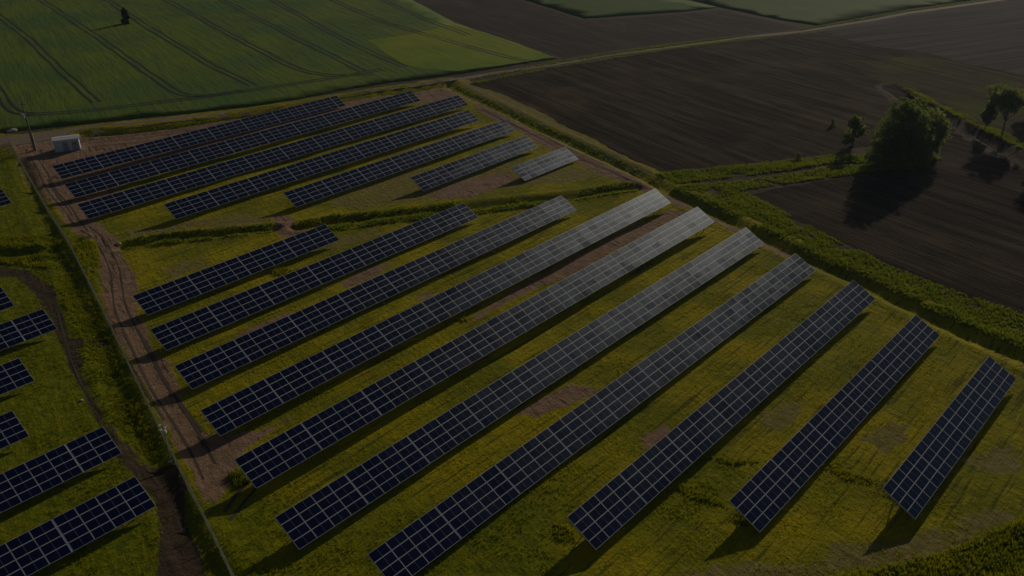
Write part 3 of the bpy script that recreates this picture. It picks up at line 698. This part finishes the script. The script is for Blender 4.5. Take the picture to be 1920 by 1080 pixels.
x, y = gxy(237, 46)
tree("lone_tree", (x, y), 6.2, 1.9, M_leafd, "single small dark tree alone in the green crop field", None, 9000, .36, .14, .02)
x, y = gxy(1495, 300)
tree("pale_bush", (x, y), 1.6, .9, M_leaf2, "small pale round bush on the edge of the grass strip", None, 1200, .16, .05, .02, cat="bush")
x, y = gxy(1560, 236)
tree("pale_bush", (x, y), 1.6, 1.0, M_leaf2, "small pale bush alone on the ploughed soil left of the trees", None, 1000, .18, .05, .02, cat="bush")

# ------------------------------------------------------------------ transformer cabin
cx, cy = G(104, 286); root = bpy.data.objects.new("transformer_cabin", None); COL.objects.link(root)
root.location = (cx, cy, float(height(cx, cy))); root.rotation_euler = (0, 0, R(23)); tag(root, "small white transformer cabin with grey doors beside the farm road", "cabin")
Wc, Dc, Hc = 5.2, 2.9, 2.45
MB().box((Wc / 2, Dc / 2, -.05), (Wc + .3, Dc + .3, .35)).build("plinth", [M_conc], root)
MB().box((Wc / 2, Dc / 2, Hc / 2 + .12), (Wc, Dc, Hc)).build("wall", [M_white], root)
rb = MB(); o0 = .18
rv = [(-o0, -o0, Hc + .12), (Wc + o0, -o0, Hc + .12), (Wc + o0, Dc + o0, Hc + .12), (-o0, Dc + o0, Hc + .12), (-o0, -o0, Hc + .3), (Wc + o0, -o0, Hc + .3), (Wc + o0, Dc + o0, Hc + .3), (-o0, Dc + o0, Hc + .3), (-o0, Dc / 2, Hc + .55), (Wc + o0, Dc / 2, Hc + .55)]
rb.V = rv; rb.F = [(3, 2, 1, 0), (0, 1, 5, 4), (2, 3, 7, 6), (4, 5, 9, 8), (8, 9, 6, 7), (1, 2, 6, 9, 5), (3, 0, 4, 8, 7)]; rb.M = [0] * 7
rb.build("roof", [M_roof], root)
for x0, wd in ((1.75, 1.15), (3.65, 1.25)):
    d = MB().box((x0 + wd / 2, -.02, 1.2), (wd, .05, 2.0)).build("door", [M_door], root)
    g = MB()
    for k in range(5): g.box((x0 + wd / 2, -.055, 1.45 + k * .06), (wd * .45, .02, .03))
    g.build("vent", [M_dark], d); MB().box((x0 + wd - .15, -.07, 1.1), (.04, .06, .18)).build("handle", [M_dark], d)

# utility pole
px_, py_ = G(66, 282); root = bpy.data.objects.new("utility_pole", None); COL.objects.link(root); root.location = (px_, py_, float(height(px_, py_)))
tag(root, "tall grey wooden utility pole beside the white cabin", "utility pole")
MB().tube([(0, 0, -.5), (-.1, 0, 6), (-.2, 0, 11.3)], [.19, .16, .12], 10).build("pole", [M_wood], root)
for s_ in (-1, 1): MB().box((s_ * .27, 0, 1.9), (.17, .22, 4.2)).build("brace", [M_conc], root)
a_ = MB().box((-.2, 0, 10.5), (1.5, .12, .12)).build("crossarm", [M_wood], root)
for s_ in (-.7, 0, .7): MB().tube([(-.2 + s_, 0, 10.56), (-.2 + s_, 0, 10.72), (-.2 + s_, 0, 10.85)], [.05, .09, .04], 8).build("insulator", [M_ceram], a_)
MB().box((-.62, 0, 7.9), (.5, .45, .9)).build("switch_box", [M_ceram], root)

# camera mast
px_, py_ = G(320, 864); root = bpy.data.objects.new("camera_mast", None); COL.objects.link(root); root.location = (px_, py_, float(height(px_, py_)))
tag(root, "slim white mast with surveillance cameras beside the fence", "mast")
MB().box((0, 0, .06), (.42, .42, .12)).build("base_plate", [M_white], root)
MB().tube([(0, 0, 0), (0, 0, 1.2), (0, 0, 5.2)], [.085, .07, .05], 10).build("pole", [M_galv], root)
for s_, zz in ((-1, 5.1), (1, 4.8), (-1, 4.45)):
    b_ = MB().box((s_ * .14, 0, zz), (.26, .05, .05)).build("bracket", [M_white], root)
    c_ = MB().box((s_ * .28, -.1, zz), (.16, .42, .15)).build("camera", [M_ceram], root)
    MB().tube([(s_ * .28, -.32, zz), (s_ * .28, -.36, zz)], [.06, .05], 8).build("lens", [M_dark], c_)
MB().box((.16, 0, 4.2), (.2, .28, .36)).build("junction_box", [M_white], root)

# ------------------------------------------------------------------ mesh fence
FP = GP([(-20, 210), (17, 268), (57, 340), (90, 398), (127, 452), (196, 592), (245, 695), (296, 802), (352, 915), (400, 1010), (436, 1085), (480, 1180)])
FP = GP([(17, 268), (57, 340), (90, 398), (127, 455), (196, 592), (245, 695), (296, 802), (352, 915), (400, 1010), (436, 1085), (480, 1180)])
froot = bpy.data.objects.new("wire_fence", None); COL.objects.link(froot); froot.location = (FP[0][0], FP[0][1], 0)
tag(froot, "long low welded wire fence dividing the two solar fields", "fence")
o3 = Vector((FP[0][0], FP[0][1], 0)); HF = 1.5
cum = [0]
for a, b in zip(FP[:-1], FP[1:]): cum.append(cum[-1] + float(np.hypot(*(b - a))))
def fpt(s):
    s = min(max(s, 0), cum[-1] - 1e-3)
    i = max(k for k in range(len(cum) - 1) if cum[k] <= s); t = (s - cum[i]) / (cum[i + 1] - cum[i])
    q = FP[i] * (1 - t) + FP[i + 1] * t; return Vector((q[0], q[1], float(height(q[0], q[1])) * .3)) - o3
me_fp = MB().box((0, 0, HF / 2), (.07, .07, HF + .12)).mesh("post", [M_galv])
NP = int(cum[-1] / 2.5); 
for i in range(NP + 1):
    o = bpy.data.objects.new("post", me_fp); COL.objects.link(o); o.parent = froot; o.location = fpt(i * 2.5)
for i in range(NP):
    a, b = fpt(i * 2.5), fpt((i + 1) * 2.5); Vl, Fl = [], []
    d = (b - a); L_ = d.length; d.normalize(); nn = Vector((-d.y, d.x, 0))
    def bar(p, q, r, u):
        n = len(Vl)
        for e in (p, q):
            for k in ((-1, -1), (1, -1), (1, 1), (-1, 1)): Vl.append(tuple(e + u[0] * k[0] * r + u[1] * k[1] * r))
        for j in range(4): Fl.append((n + j, n + (j + 1) % 4, n + 4 + (j + 1) % 4, n + 4 + j))
    k = 0.05
    while k < L_:
        p = a + d * k; bar(p + Vector((0, 0, .05)), p + Vector((0, 0, HF)), .0065, (d, nn)); k += .075
    for hz in range(9):
        zz = .06 + hz * (HF - .07) / 8; bar(a + Vector((0, 0, zz)), b + Vector((0, 0, zz)), .007, (nn, Vector((0, 0, 1))))
    m_ = bpy.data.meshes.new("mesh_panel"); m_.from_pydata(Vl, [], Fl); m_.materials.append(M_wire); m_.update(); link("mesh_panel", m_, froot)

# ------------------------------------------------------------------ stones
def stone(px, py, s, label, parts=1):
    x, y = G(px, py); bm = bmesh.new()
    for i in range(parts):
        r = bmesh.ops.create_icosphere(bm, subdivisions=2, radius=s * random.uniform(.6, 1))
        ox, oy = random.uniform(-1, 1) * s * (parts - 1) * .7, random.uniform(-1, 1) * s * (parts - 1) * .5
        for v in r['verts']:
            k = 1 + (random.random() - .5) * .35; v.co = Vector((v.co.x * k * 1.3 + ox, v.co.y * k + oy, v.co.z * k * .7 + s * .25))
    m_ = bpy.data.meshes.new("stone"); bm.to_mesh(m_); bm.free(); m_.materials.append(M_rock)
    o = link("stone", m_); o.location = (x, y, float(height(x, y))); tag(o, label, "stone")
stone(27, 246, .7, "pale stone heap at the roadside left of the utility pole", 3)
stone(170, 505, .35, "pale stones on the grass between fence and brown track", 3)
stone(152, 750, .3, "pale stone in the yellow meadow left of the fence", 1)
stone(222, 458, .5, "flat pale stones in place of a light puddle on the brown track at the ditch", 2)  # light patch of a puddle, shaped as pale stones

# ------------------------------------------------------------------ haze
hz = MB().box((0, 620, 40), (1700, 1450, 83)).build("haze", []); hz["kind"] = "stuff"
hm, t, b = newmat("haze"); t.nodes.remove(b); v = t.nodes.new("ShaderNodeVolumePrincipled"); v.inputs["Color"].default_value = (.62, .78, 1.0, 1)
v.inputs["Density"].default_value = .00009; v.inputs["Anisotropy"].default_value = .5; t.links.new(v.outputs[0], t.nodes["Material Output"].inputs["Volume"]); hz.data.materials.append(hm)
